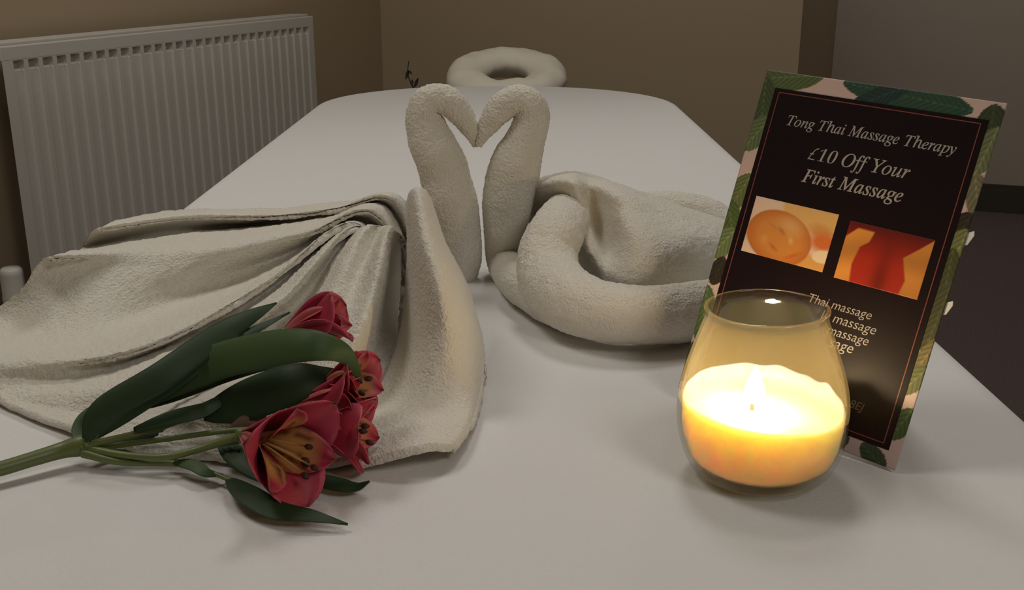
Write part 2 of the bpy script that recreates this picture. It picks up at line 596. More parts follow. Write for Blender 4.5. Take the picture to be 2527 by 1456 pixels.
# ------------------------------------------------------------------ twig in a floor vase behind the couch
vb = np.array([-0.262, 2.74, 0.0])
vase = empty('floor_vase', vb, 'dark floor vase holding a dried twig behind the far end of the couch', 'vase')
V, F = lathe([(0.0, 0.0), (0.05, 0.0), (0.07, 0.06), (0.075, 0.16), (0.05, 0.30), (0.026, 0.38), (0.032, 0.42), (0.028, 0.42), (0.022, 0.38), (0.0, 0.3)], 40)
mesh_obj('body', V + vb, [f[::-1] for f in F], M['vase'], vase)
twig_b = at_y(1022, 232, 2.74)
tw = [np.array([vb[0], vb[1], 0.32]), np.array([vb[0] + 0.002, vb[1], 0.5]), twig_b, at_y(1014, 205, 2.74), at_y(1006, 180, 2.74), at_y(1009, 150, 2.74)]
V, F = tube(cr1(tw, 8), np.linspace(0.0028, 0.0009, 41), 8)
twig = mesh_obj('twig', V, F, M['twig'], vase)


def twig_leaf(a, b, w):
    a, b = np.array(a), np.array(b)
    V = []
    for t in np.linspace(0, 1, 8):
        c = a + (b - a) * t + np.array([0, 0.006 * math.sin(t * 3), 0])
        hw = w * math.sin(math.pi * min(0.97, t + 0.02)) ** 0.8
        s = np.cross((b - a) / np.linalg.norm(b - a), [0, 1, 0.0])
        V += [c - s * hw, c + np.array([0, -0.001, 0]), c + s * hw]
    return V, grid_faces(8, 3)


for (a, b, w) in (((1008, 172), (1001, 196), 0.0042), ((1010, 175), (1016, 184), 0.002), ((1021, 218), (1032, 192), 0.0038), ((1018, 212), (1017, 196), 0.002)):
    V, F = twig_leaf(at_y(*a, 2.738), at_y(*b, 2.738), w)
    solid(mesh_obj('dry_leaf', V, F, M['twig'], twig), 0.0006)

# ------------------------------------------------------------------ towel swans
NECK_Y = 0.93


def neck(path, Y, parent, bow=0.0):
    P = np.array([list(at_y(x, y, Y + dy) if dy < 0.009 else at(x, y, dy)) + [px_len(at_y(x, y, Y), r * 1.04)] for (x, y, r, dy) in path])
    S = cr1(P, 22)
    S[:, 3] = np.maximum(S[:, 3], 0.001)

    def wraps(t, th):
        return 1 + 0.022 * np.sin(th * 1.0 + t * 34) + 0.012 * np.sin(2 * th - t * 61)
    V, F = tube(S[:, :3], S[:, 3] - 0.0006, 110, twist=wraps)
    V = pile(V, F, [(0.0018, 0.0008), (0.0042, 0.0004), (0.03, 0.0010)])
    return mesh_obj('neck', V, F, M['towel'], parent)


LS = empty('towel_swan', at(1120, 690), 'cream towel swan with wide pleated tail fanned out beside the flowers', 'towel swan', 'towel swans kissing to form a heart')
neck([(1140, 690, 38, 0), (1144, 640, 44, 0), (1131, 560, 54, 0), (1112, 480, 62, 0), (1094, 420, 60, 0), (1073, 370, 58, 0), (1057, 330, 53, 0),
      (1046, 290, 45, 0), (1054, 257, 41, 0), (1080, 244, 38, 0), (1108, 253, 36, 0), (1135, 280, 32, 0), (1156, 310, 26, 0.0), (1168, 338, 17, 0.002), (1174, 362, 7, 0.003)],
     NECK_Y, LS)


def soften(S, k, axis):
    """Relax a sampled surface along one direction, k gentle passes, ends kept."""
    S = np.swapaxes(S.copy(), 0, axis)
    for _ in range(k):
        S[1:-1] = 0.25 * S[:-2] + 0.5 * S[1:-1] + 0.25 * S[2:]
    return np.swapaxes(S, 0, axis)


def cloth(name, ctrl, nu, nv, parent, layers, thick=0.005, lift=1.0, soft=(0, 0), tuck=None):
    """Folded towel: a smooth surface through control folds, an underside thick below it, closed along the hem."""
    G = np.array([[at(x, y, z * lift) for (x, y, z) in row] for row in ctrl])
    if tuck is not None:
        q, f, z = tuck
        e = G[:, :1] * (1 - f) + np.array(q) * f
        e[:, :, 2] = T + z
        G = np.concatenate([e, G], 1)
    S = cr2(G, nu, nv)
    S = soften(soften(S, soft[0], 0), soft[1], 1)
    S[:, :, 2] = np.maximum(S[:, :, 2], T + 0.0015 + thick)
    a, b = S.shape[:2]
    V = S.reshape(-1, 3)
    F = grid_faces(a, b)
    if vnormals(V, F)[:, 2].mean() < 0:
        F = [f[::-1] for f in F]
    V = pile(V, F, layers)
    N = vnormals(V, F)
    m = len(V)
    drop = -np.array([0, 0, 1.0]) * thick * 0.6 - N * thick * 0.4
    W = V + drop
    W[:, 2] = np.maximum(W[:, 2], T + 0.0012)
    ring = [i * b for i in range(a)] + [(a - 1) * b + j for j in range(1, b)] + [i * b + b - 1 for i in range(a - 2, -1, -1)] + [j for j in range(b - 2, 0, -1)]
    mid = (V[ring] + W[ring]) / 2
    inner = np.array([V[min(max(i // b, 1), a - 2) * b + min(max(i % b, 1), b - 2)] for i in ring])
    o_ = mid - inner
    o_ /= np.linalg.norm(o_, axis=1)[:, None] + 1e-9
    mid = mid + o_ * thick * 0.4
    VV = np.concatenate([V, W, mid])
    FF = list(F) + [tuple(i + m for i in f[::-1]) for f in F]
    k = len(ring)
    for i in range(k):
        j = (i + 1) % k
        FF.append((ring[i], ring[j], 2 * m + j, 2 * m + i))
        FF.append((2 * m + i, 2 * m + j, ring[j] + m, ring[i] + m))
    o = mesh_obj(name, VV, FF, M['towel'], parent)
    import bmesh
    bm = bmesh.new(); bm.from_mesh(o.data); bmesh.ops.recalc_face_normals(bm, faces=bm.faces); bm.to_mesh(o.data); bm.free()
    return o


FLUFF = [(0.0024, 0.0008), (0.006, 0.0007), (0.045, 0.0016)]
FAN = [
    [(985, 480, .075), (850, 497, .050), (700, 512, .030), (550, 516, .020), (400, 520, .015)],
    [(965, 488, .085), (830, 512, .070), (680, 530, .052), (470, 528, .050), (245, 556, .052)],
    [(945, 503, .070), (800, 532, .046), (620, 556, .018), (420, 576, .020), (203, 616, .010)],
    [(925, 515, .088), (770, 556, .070), (580, 588, .060), (370, 602, .060), (148, 626, .070)],
    [(905, 525, .085), (740, 590, .060), (520, 640, .050), (300, 660, .050), (94, 648, .064)],
    [(890, 537, .072), (700, 625, .042), (450, 705, .030), (230, 738, .034), (52, 718, .042)],
    [(880, 545, .070), (680, 660, .036), (400, 775, .016), (180, 835, .016), (-60, 800, .015)],
    [(868, 548, .088), (660, 688, .060), (400, 832, .040), (180, 882, .030), (-85, 890, .020)],
    [(872, 553, .072), (668, 718, .040), (430, 846, .022), (200, 922, .014), (-40, 945, .010)],
    [(880, 556, .092), (690, 736, .064), (470, 866, .040), (240, 962, .020), (-10, 985, .004)],
    [(893, 560, .080), (740, 748, .046), (560, 892, .018), (350, 1004, .010), (130, 1050, .003)],
    [(918, 553, .098), (800, 740, .066), (650, 918, .036), (480, 1024, .020), (325, 1112, .004)],
    [(945, 560, .088), (860, 756, .060), (745, 928, .030), (620, 1044, .010), (520, 1132, .003)],
    [(968, 556, .104), (924, 738, .074), (850, 926, .038), (775, 1050, .020), (690, 1150, .004)],
    [(990, 590, .084), (954, 752, .040), (912, 930, .012), (880, 1042, .006), (850, 1146, .003)],
    [(1006, 606, .055), (985, 765, .022), (985, 930, .005), (985, 1040, .004), (985, 1110, .003)],
]
cloth('tail_fan', FAN, 12, 44, LS, FLUFF, 0.005, 0.92, (16, 4), (at(1105, 640), 0.45, 0.012))
WING = [
    [(1004, 498, .100), (1002, 600, .085), (998, 720, .055), (975, 860, .020), (930, 965, .008), (900, 1060, .010), (880, 1136, .008)],
    [(1012, 472, .118), (1030, 580, .105), (1050, 720, .075), (1045, 860, .040), (1010, 980, .016), (985, 1060, .014), (975, 1112, .015)],
    [(1030, 463, .125), (1062, 580, .106), (1102, 720, .078), (1118, 850, .046), (1090, 980, .018), (1060, 1050, .016), (1050, 1094, .018)],
    [(1050, 470, .120), (1087, 580, .095), (1136, 700, .068), (1166, 840, .038), (1160, 980, .015), (1135, 1050, .013), (1108, 1094, .014)],
    [(1064, 494, .102), (1100, 592, .072), (1158, 715, .036), (1193, 850, .010), (1190, 965, .005), (1164, 1050, .007), (1130, 1104, .008)],
]
cloth('wing', WING, 18, 30, LS, [(0.0024, 0.0005), (0.006, 0.0004), (0.04, 0.0012)], 0.0055, 1.0, (14, 4), (at(1085, 560), 0.35, 0.055))

RS = empty('towel_swan', at(1480, 790), 'pale towel swan with plump rolled body propped behind the leaflet', 'towel swan', 'towel swans kissing to form a heart')
neck([(1405, 778, 34, 0.016), (1335, 742, 40, 0.016), (1282, 700, 44, 0.0155), (1250, 645, 48, 0.004), (1244, 560, 52, 0), (1253, 500, 62, 0), (1264, 440, 64, 0), (1274, 400, 61, 0), (1294, 355, 51, 0), (1312, 300, 43, 0),
      (1307, 262, 41, 0), (1282, 246, 38, 0), (1252, 254, 36, 0), (1225, 278, 33, 0), (1205, 306, 27, 0), (1191, 335, 17, -0.002), (1181, 362, 7, -0.003)],
     NECK_Y, RS)


def roll(name, path, parent, layers, seg=90, n=22):
    P = np.array([list(at(x, y, z)) + [px_len(at(x, y, z), r)] for (x, y, z, r) in path])
    S = cr1(P, n)
    V, F = tube(S[:, :3], S[:, 3], seg, twist=lambda t, th: 1 + 0.03 * np.sin(th + t * 15) + 0.02 * np.sin(2 * th - t * 23))
    V = pile(V, F, layers)
    V[:, 2] = np.maximum(V[:, 2], T + 0.0012)
    return mesh_obj(name, V, F, M['towel'], parent)


roll('body_roll', [(1452, 530, .022, 34), (1432, 512, .046, 46), (1400, 535, .063, 60), (1370, 580, .062, 68), (1350, 630, .050, 73), (1362, 692, .036, 78), (1425, 748, .030, 78), (1525, 776, .027, 76), (1640, 775, .026, 74),
                   (1740, 758, .025, 70), (1800, 735, .024, 60)], RS, FLUFF)
BACK = [
    [(1330, 600, .020), (1400, 620, .020), (1440, 670, .020), (1490, 715, .020), (1570, 740, .020), (1650, 738, .020), (1730, 725, .020), (1800, 705, .018), (1860, 700, .006)],
    [(1315, 560, .046), (1400, 575, .046), (1445, 618, .046), (1492, 662, .040), (1570, 694, .040), (1650, 692, .040), (1730, 680, .038), (1805, 662, .032), (1868, 665, .008)],
    [(1300, 515, .058), (1390, 520, .058), (1440, 545, .064), (1483, 580, .052), (1560, 600, .064), (1650, 602, .066), (1730, 602, .060), (1808, 606, .048), (1875, 615, .010)],
    [(1285, 478, .074), (1365, 476, .080), (1425, 480, .088), (1466, 500, .076), (1540, 520, .082), (1640, 536, .076), (1730, 560, .068), (1808, 582, .052), (1878, 595, .012)],
    [(1275, 460, .078), (1350, 446, .092), (1408, 436, .100), (1454, 445, .094), (1530, 470, .092), (1620, 500, .080), (1710, 530, .068), (1805, 562, .052), (1878, 586, .012)],
    [(1275, 450, .060), (1345, 436, .074), (1405, 424, .078), (1454, 428, .076), (1530, 455, .072), (1620, 486, .062), (1710, 518, .050), (1805, 552, .038), (1878, 582, .010)],
    [(1275, 480, .006), (1340, 474, .006), (1402, 470, .006), (1454, 475, .006), (1530, 490, .006), (1620, 510, .006), (1710, 535, .006), (1805, 570, .006), (1878, 588, .006)],
]
cloth('back', BACK, 16, 16, RS, FLUFF, 0.005, 1.0, (8, 8))
roll('tail', [(1540, 500, .045, 22), (1620, 508, .042, 34), (1720, 520, .038, 40), (1800, 556, .026, 34), (1855, 600, .012, 26)], RS, FLUFF, 60, 12)

# ------------------------------------------------------------------ flower stem
BQ = empty('alstroemeria', at(320, 1110, 0.004), 'cut stem of crimson lilies with dark green leaves lying on the towel', 'flower')


def stem(pts, name='stem', parent=BQ, mat='stem'):
    P = np.array([list(at(x, y, z)) + [px_len(at(x, y, z), r)] for (x, y, z, r) in pts])
    S = cr1(P, 10)
    V, F = tube(S[:, :3], S[:, 3], 14)
    return mesh_obj(name, V, F, M[mat], parent)


stem([(-70, 1172, .008, 19), (0, 1157, .008, 19), (80, 1133, .009, 19), (150, 1112, .010, 21), (205, 1098, .012, 27), (232, 1090, .013, 18)])
stem([(205, 1105, .012, 12), (300, 1122, .011, 9), (400, 1128, .012, 9), (480, 1112, .014, 9), (540, 1093, .018, 11), (592, 1080, .022, 15)], 'branch')
stem([(205, 1118, .010, 12), (300, 1140, .007, 9), (440, 1144, .006, 8), (520, 1165, .006, 6), (580, 1192, .005, 5)], 'branch')
stem([(210, 1100, .014, 10), (330, 1072, .018, 9), (450, 1035, .022, 9), (560, 985, .028, 8), (680, 945, .034, 7), (790, 935, .036, 8)], 'branch')
stem([(212, 1090, .016, 10), (330, 1020, .020, 8), (480, 930, .028, 8), (620, 860, .034, 7), (700, 815, .036, 7)], 'branch')
stem([(215, 1108, .010, 9), (400, 1085, .014, 7), (600, 1060, .020, 7), (780, 1062, .030, 8)], 'branch')

EYEP = np.array([0, 0, EYE + T])


def leaf(pts, hw, mat='leaf', face=0.6, cup=0.25, twist=0.0, power=0.75):
    """pts: centre line (x, y, height); hw: greatest half width in pixels; face: turn towards the viewer's side, 0 = lying flat."""
    C = cr1(np.array([at(*p) for p in pts]), 10)
    n = len(C)
    tg = np.gradient(C, axis=0); tg /= np.linalg.norm(tg, axis=1)[:, None]
    V = []
    nv = 9
    for i in range(n):
        t = i / (n - 1)
        w = px_len(C[i], hw) * max(0.0, math.sin(math.pi * (0.03 + 0.97 * t) ** power)) ** 0.85
        w = max(w, 0.0004)
        up = np.array([0, 0, 1.0]) * (1 - face) + (EYEP - C[i]) / np.linalg.norm(EYEP - C[i]) * face
        nn = up - tg[i] * (up @ tg[i]); nn /= np.linalg.norm(nn)
        a = twist * (t - 0.4)
        s = np.cross(tg[i], nn)
        s, nn = s * math.cos(a) + nn * math.sin(a), nn * math.cos(a) - s * math.sin(a)
        for v in np.linspace(-1, 1, nv):
            rib = 0.0004 * math.cos(v * math.pi * 4)
            q = C[i] + s * w * v + nn * (-cup * w * v * v + rib)
            q[2] = max(q[2], T + 0.002)
            V.append(q)
    return solid(mesh_obj('leaf', V, grid_faces(n, nv), M[mat], BQ), 0.0006, 0)


leaf([(212, 1085, .018), (255, 1010, .034), (400, 925, .052), (540, 825, .066), (620, 778, .070), (682, 748, .070)], 38, face=0.7)
leaf([(225, 1080, .016), (330, 1000, .032), (470, 905, .050), (590, 830, .062), (715, 771, .066)], 28, face=0.4, cup=0.5)
leaf([(300, 1020, .020), (400, 955, .036), (520, 895, .054), (640, 862, .070), (760, 850, .078), (850, 872, .070), (893, 945, .046)], 50, 'leaf_light', face=0.75, power=0.9)
leaf([(300, 1005, .024), (400, 960, .032), (500, 925, .040), (600, 905, .046), (700, 900, .046)], 42, face=0.6)
leaf([(500, 1022, .022), (600, 985, .034), (700, 950, .046), (780, 925, .050), (835, 912, .046)], 58, face=0.7)
leaf([(200, 1100, .014), (198, 1055, .020), (225, 1015, .026), (262, 996, .026)], 20, 'leaf_light', face=0.6)
leaf([(205, 1112, .010), (300, 1085, .010), (400, 1058, .012), (486, 1040, .012)], 17, face=0.5)
leaf([(430, 1140, .008), (475, 1145, .010), (510, 1165, .008), (550, 1172, .004)], 17, 'leaf_light', face=0.5)
leaf([(566, 1182, .006), (610, 1215, .009), (680, 1256, .007), (770, 1272, .006), (858, 1294, .003)], 34, face=0.25, cup=0.15)
leaf([(740, 1180, .003), (790, 1182, .005), (840, 1194, .006), (880, 1200, .005), (912, 1188, .007)], 24, face=0.3)
leaf([(545, 1090, .014), (590, 1125, .014), (640, 1165, .010), (690, 1200, .006)], 32, face=0.5)
leaf([(330, 1060, .022), (420, 1030, .028), (500, 1010, .030), (560, 985, .030), (640, 1010, .026)], 22, face=0.5)


def view_dir(r, u, t):
    v = RV * r + UV * u - FV * t
    return v / np.linalg.norm(v)


def petal(axis, uref, phi, L, W, a0, a1, inner, lift, parent, base, gold=1.0):
    n, nv = 18, 11
    w_ = np.cross(axis, uref)
    rad_dir = uref * math.cos(phi) + w_ * math.sin(phi)
    side = np.cross(axis, rad_dir)
    V, Cc = [], []
    p = base + rad_dir * 0.0012
    for i in range(n):
        t = i / (n - 1)
        ang = math.radians(a0 + (a1 - a0) * t ** 1.4)
        dr = rad_dir * math.sin(ang) + axis * math.cos(ang)
        nr = axis * math.sin(ang) - rad_dir * math.cos(ang)      # inner face
        wd = W * (0.16 * (1 - t) + max(0, math.sin(math.pi * min(1.0, 0.02 + 0.98 * t) ** (1.55 if not inner else 1.35))) ** 0.66)
        if t > 0.97: wd *= 0.45
        for v in np.linspace(-1, 1, nv):
            ruf = 0.0006 * math.sin(v * 5 + t * 7 + phi * 3) * t
            V.append(p + side * wd * v + nr * (lift * wd * v * v + ruf))
            k = min(1, t / 0.35)
            crim = np.array([0.42, 0.012, 0.042]) * (0.85 + 0.3 * noise.noise(Vector((t * 5, v * 2.2, phi * 3 + L * 900))))
            pale = np.array([0.60, 0.25, 0.25])
            c = pale * (1 - k) + crim * k
            edge = abs(v) ** 3
            c = c * (1 - 0.5 * edge) + np.array([0.62, 0.10, 0.16]) * 0.5 * edge
            if not inner:
                tipk = max(0, (t - 0.62) / 0.38) * 0.38
                c = c * (1 - tipk) + np.array([0.58, 0.075, 0.13]) * tipk
            if inner:
                y = min(1, 1.4 * max(0, 1 - ((t - 0.52) / 0.36) ** 2) * max(0, 1 - abs(v) * 0.6)) * gold
                c = c * (1 - y) + np.array([0.62, 0.36, 0.10]) * y
                if y > 0.25 and abs(math.sin(v * 9 + 0.6)) < 0.28 and (t * 13) % 1 < 0.7:
                    c = c * 0.25
            if t > 0.95:
                c = c * 0.35 + np.array([0.05, 0.06, 0.02]) * 0.65
            Cc.append(c)
        p = p + dr * (L / (n - 1))
    o = mesh_obj('petal', V, grid_faces(n, nv), M['petal'], parent, colors=np.array(Cc))
    return solid(o, 0.0005, 0)


def flower(base_px, axis, L, W, a0, a1, roll_, n_out=3, n_in=3, stamens=5, inner_a1=None, seed=1, gold=1.0):
    r_ = random.Random(seed)
    base = at(*base_px)
    axis = axis / np.linalg.norm(axis)
    uref = np.array([0, 0, 1.0]) - axis * axis[2]
    uref /= np.linalg.norm(uref)
    V, F = tube(np.array([base - axis * 0.006, base, base + axis * 0.004]), [0.0022, 0.0036, 0.0026], 14)
    fl_ = mesh_obj('flower', V, F, M['stem'], BQ)
    for k in range(n_out):
        petal(axis, uref, roll_ + k * 2 * math.pi / n_out, L * r_.uniform(0.94, 1.04), W, a0, a1 + r_.uniform(-5, 5), False, 0.35, fl_, base)
    for k in range(n_in):
        petal(axis, uref, roll_ + math.pi / 3 + k * 2 * math.pi / n_in, L * r_.uniform(0.92, 1.0), W * 0.66, a0 * 0.7, (inner_a1 or a1 * 0.75) + r_.uniform(-5, 5), True, 0.25, fl_, base, gold)
    for k in range(stamens):
        a = r_.uniform(0, 6.28)
        w_ = np.cross(axis, uref)
        sd = uref * math.cos(a) + w_ * math.sin(a)
        Ls = L * r_.uniform(0.66, 0.84)
        P = [base + axis * Ls * t + sd * (0.0045 * t + 0.004 * t * t) + np.array([0, 0, -0.004]) * t * t for t in np.linspace(0, 1, 7)]
        v1, f1 = tube(P, np.linspace(0.0007, 0.0005, 7), 6)
        e = P[-1] - P[-2]; e /= np.linalg.norm(e)
        q = [P[-1] + e * x for x in np.linspace(-0.0012, 0.0042, 7)]
        v2, f2 = tube(q, [0.0004, 0.0012, 0.0016, 0.0017, 0.0016, 0.0011, 0.0003], 8)
        V, F = join((v1, f1), (v2, f2))
        mesh_obj('stamen', V, F, None, fl_, mats=[M['filament'], M['anther']], fmat=[0] * len(f1) + [1] * len(f2))
    return fl_


flower((604, 1072, .028), view_dir(0.74, -0.12, 0.62), 0.059, 0.0180, 12, 76, math.radians(64), inner_a1=52, seed=3, gold=0.8)
flower((800, 950, .042), view_dir(0.75, 0.15, 0.35), 0.035, 0.0125, 12, 66, math.radians(40), seed=5, gold=0.7)
flower((752, 1048, .030), view_dir(0.92, -0.12, 0.05), 0.045, 0.0140, 14, 66, math.radians(60), stamens=3, seed=8, gold=0.55)
flower((735, 1000, .034), view_dir(0.86, 0.06, 0.22), 0.044, 0.0135, 12, 56, math.radians(20), stamens=2, seed=21, gold=0.3)
flower((704, 820, .066), view_dir(0.80, 0.25, 0.05), 0.040, 0.0145, 10, 44, math.radians(30), stamens=0, inner_a1=26, seed=11, gold=0.2)
bp = at(615, 1042, 0.020)
bd = view_dir(-0.9, -0.25, 0.1)
V, F = tube(np.array([bp + bd * x for x in np.linspace(-0.010, 0.012, 9)]), [0.001, 0.0045, 0.0065, 0.007, 0.0068, 0.0058, 0.0042, 0.0025, 0.0008], 16)
mesh_obj('bud', V, F, M['bud'], BQ)

# ------------------------------------------------------------------ candle in a glass jar
JB = at(1868, 1240, 0)
JB = JB + np.array([JB[0], JB[1], 0]) / np.hypot(JB[0], JB[1]) * 0.036
JB[2] = T + 0.0012
candle = empty('jar_candle', JB, 'lit yellow candle in a clear glass jar in front of the leaflet', 'candle')
JH = 0.096
outer = [(0.020, 0.0), (0.032, 0.0008), (0.0375, 0.004), (0.0415, 0.011), (0.0445, 0.021), (0.0460, 0.031), (0.0462, 0.040), (0.0452, 0.049), (0.0430, 0.059),
         (0.0402, 0.068), (0.0372, 0.077), (0.0345, 0.0845), (0.0328, 0.089), (0.0322, 0.0925), (0.0330, 0.0950)]
rim = [(0.0330, 0.0962), (0.0318, 0.0966), (0.0306, 0.0960)]
inner = [(0.0304, 0.0925), (0.0312, 0.089), (0.0329, 0.0845), (0.0356, 0.077), (0.0386, 0.068), (0.0414, 0.059), (0.0436, 0.049), (0.0446, 0.040), (0.0444, 0.031), (0.0429, 0.021), (0.0400, 0.012), (0.034, 0.007), (0.02, 0.006), (0.0, 0.006)]
LEAN = Matrix.Rotation(math.radians(-1.6), 3, 'Y')


def jar_place(V):
    return np.array([tuple(LEAN @ Vector(v)) for v in V]) + JB


prof = cr1(np.array([(0.0, 0.0)] + outer + rim + inner), 4)
prof[:, 0] = np.maximum(prof[:, 0], 0.0)
V, F = lathe(prof, 120)
a_ = np.arctan2(V[:, 1], V[:, 0])
rip = 1 + 0.006 * np.sin(a_ * 14 + V[:, 2] * 90) * np.clip((0.08 - V[:, 2]) / 0.05, 0, 1) * np.clip(V[:, 2] / 0.01, 0, 1)
V[:, 0] *= rip; V[:, 1] *= rip
mesh_obj('glass_jar', jar_place(V), F, M['glass'], candle)
# wax with an uneven pool
WZ = 0.0405


def jar_r(z):
    pi = sorted([(b, a) for a, b in inner])
    return float(np.interp(z, [p[0] for p in pi], [p[1] for p in pi])) - 0.0004


def wax_top(x, y):
    r = math.hypot(x, y) / 0.044
    return WZ - 0.085 * x - 0.03 * y - 0.0035 * (1 - min(1, r) ** 4) + 0.0006 * noise.noise(Vector((x * 60, y * 60, 2)))


nth, V = 96, []
lv = [0.0065, 0.008, 0.012, 0.018, 0.024, 0.030]
rows_w = 0
V += [(0, 0, 0.0065)] * nth; rows_w += 1
for z in lv:
    V += [(jar_r(z) * math.cos(a) * 0.995, jar_r(z) * math.sin(a) * 0.995, z) for a in np.linspace(0, 2 * math.pi, nth, endpoint=False)]; rows_w += 1
for f in (1.0, 0.985, 0.96, 0.9, 0.8, 0.65, 0.5, 0.35, 0.2, 0.08, 0.0):
    for a in np.linspace(0, 2 * math.pi, nth, endpoint=False):
        r = 0.0438 * f
        x, y = r * math.cos(a), r * math.sin(a)
        z = wax_top(x, y)
        if f > 0.95:                               # a skin of wax left standing up the wall
            back = max(0.0, (0.9 * y + 0.25 * x) / r)
            z += (0.0100 * back ** 0.7 * (0.9 + (0.05 + 0.40 * max(0, math.cos(a - 0.3)) ** 2) * noise.noise(Vector((a * 4, 0, 4)))) if back > 0 else 0) * {1.0: 1.0, 0.985: 0.96, 0.96: 0.25}[f] + 0.0005
            k = (jar_r(z) - 0.0003) / math.hypot(x, y) * f if f > 0.97 else 1
            x, y = x * k, y * k
        V.append((x, y, z))
    rows_w += 1
mesh_obj('wax', jar_place(V), grid_faces(rows_w, nth, cv=True), M['wax'], candle)
fx, fy = -0.006, -0.002
fz = wax_top(fx, fy)
V, F = tube(np.array([(fx, fy, fz - 0.004), (fx, fy, fz + 0.003), (fx + 0.001, fy, fz + 0.006)]), [0.0012, 0.0012, 0.0009], 10)
mesh_obj('wick', jar_place(V), F, M['wick'], candle)
fp = [(0.0008, 0.0), (0.0034, 0.001), (0.0052, 0.0035), (0.0056, 0.006), (0.0050, 0.010), (0.0034, 0.0145), (0.0016, 0.0190), (0.0001, 0.0225)]
V, F = lathe(cr1(np.array(fp), 4), 24)
flame = mesh_obj('flame', jar_place(V + [fx + 0.001, fy, fz + 0.004]), F, M['flame'], candle)
pl = bpy.data.lights.new('candle_light', 'POINT')
pl.energy = 1.25
pl.color = (1.0, 0.74, 0.42)
pl.shadow_soft_size = 0.007
plo = bpy.data.objects.new('candle_light', pl)
plo.location = Vector(jar_place([(fx + 0.001, fy, fz + 0.012)])[0])
col.objects.link(plo)
flame.visible_shadow = True

# ------------------------------------------------------------------ leaflet
yaw, lean, rl = -0.7446, 0.3177, -0.0562
cb = np.array([0.1612, 0.5958, T + 0.074 * math.sin(abs(rl)) + 0.0008])
ea = np.array([math.cos(yaw), math.sin(yaw), 0]); en = np.array([-math.sin(yaw), math.cos(yaw), 0])
eu = np.array([0, 0, 1.0]) * math.cos(lean) + en * math.sin(lean)
CU = ea * math.cos(rl) + eu * math.sin(rl)
CVv = eu * math.cos(rl) - ea * math.sin(rl)
CN = np.cross(CU, CVv)                                    # out of the printed face
card = empty('leaflet', cb, 'tall dark leaflet with leafy border propped behind the lit candle', 'leaflet')


def cpt(u, v, h=0.0):
    """u, v in millimetres from the middle of the bottom edge, h millimetres out of the face."""
    return cb + CU * u / 1000 + CVv * v / 1000 + CN * h / 1000


def cgrid(name, u0, u1, v0, v1, step, h, fn, mat, parent=card, back=None):
    nu, nv = int(round((u1 - u0) / step)) + 1, int(round((v1 - v0) / step)) + 1
    uu, vv = np.linspace(u0, u1, nu), np.linspace(v0, v1, nv)
    U_, V_ = np.meshgrid(uu, vv, indexing='ij')
    P = cb + (U_[..., None] * CU + V_[..., None] * CVv) / 1000 + CN * h / 1000
    C_ = fn((U_ - u0) / (u1 - u0), (V_ - v0) / (v1 - v0), U_, V_)
    o = mesh_obj(name, P.reshape(-1, 3), grid_faces(nu, nv, flip=True), mat, parent, colors=C_.reshape(-1, 3))
    return solid(o, (back or 0.2) / 1000, -1)


def cquad(name, polys, h, th, mat, parent=card):
    """Flat prisms from quads given in card millimetres."""
    parts = []
    for q in polys:
        V = [cpt(u, v, h) for u, v in q] + [cpt(u, v, h - th) for u, v in q]
        n = len(q)
        F = [tuple(range(n)), tuple(range(n, 2 * n))[::-1]] + [(i, n + i, n + (i + 1) % n, (i + 1) % n) for i in range(n)]
        parts.append((V, F))
    V, F = join(*parts)
    return mesh_obj(name, V, F, mat, parent, smooth=False)


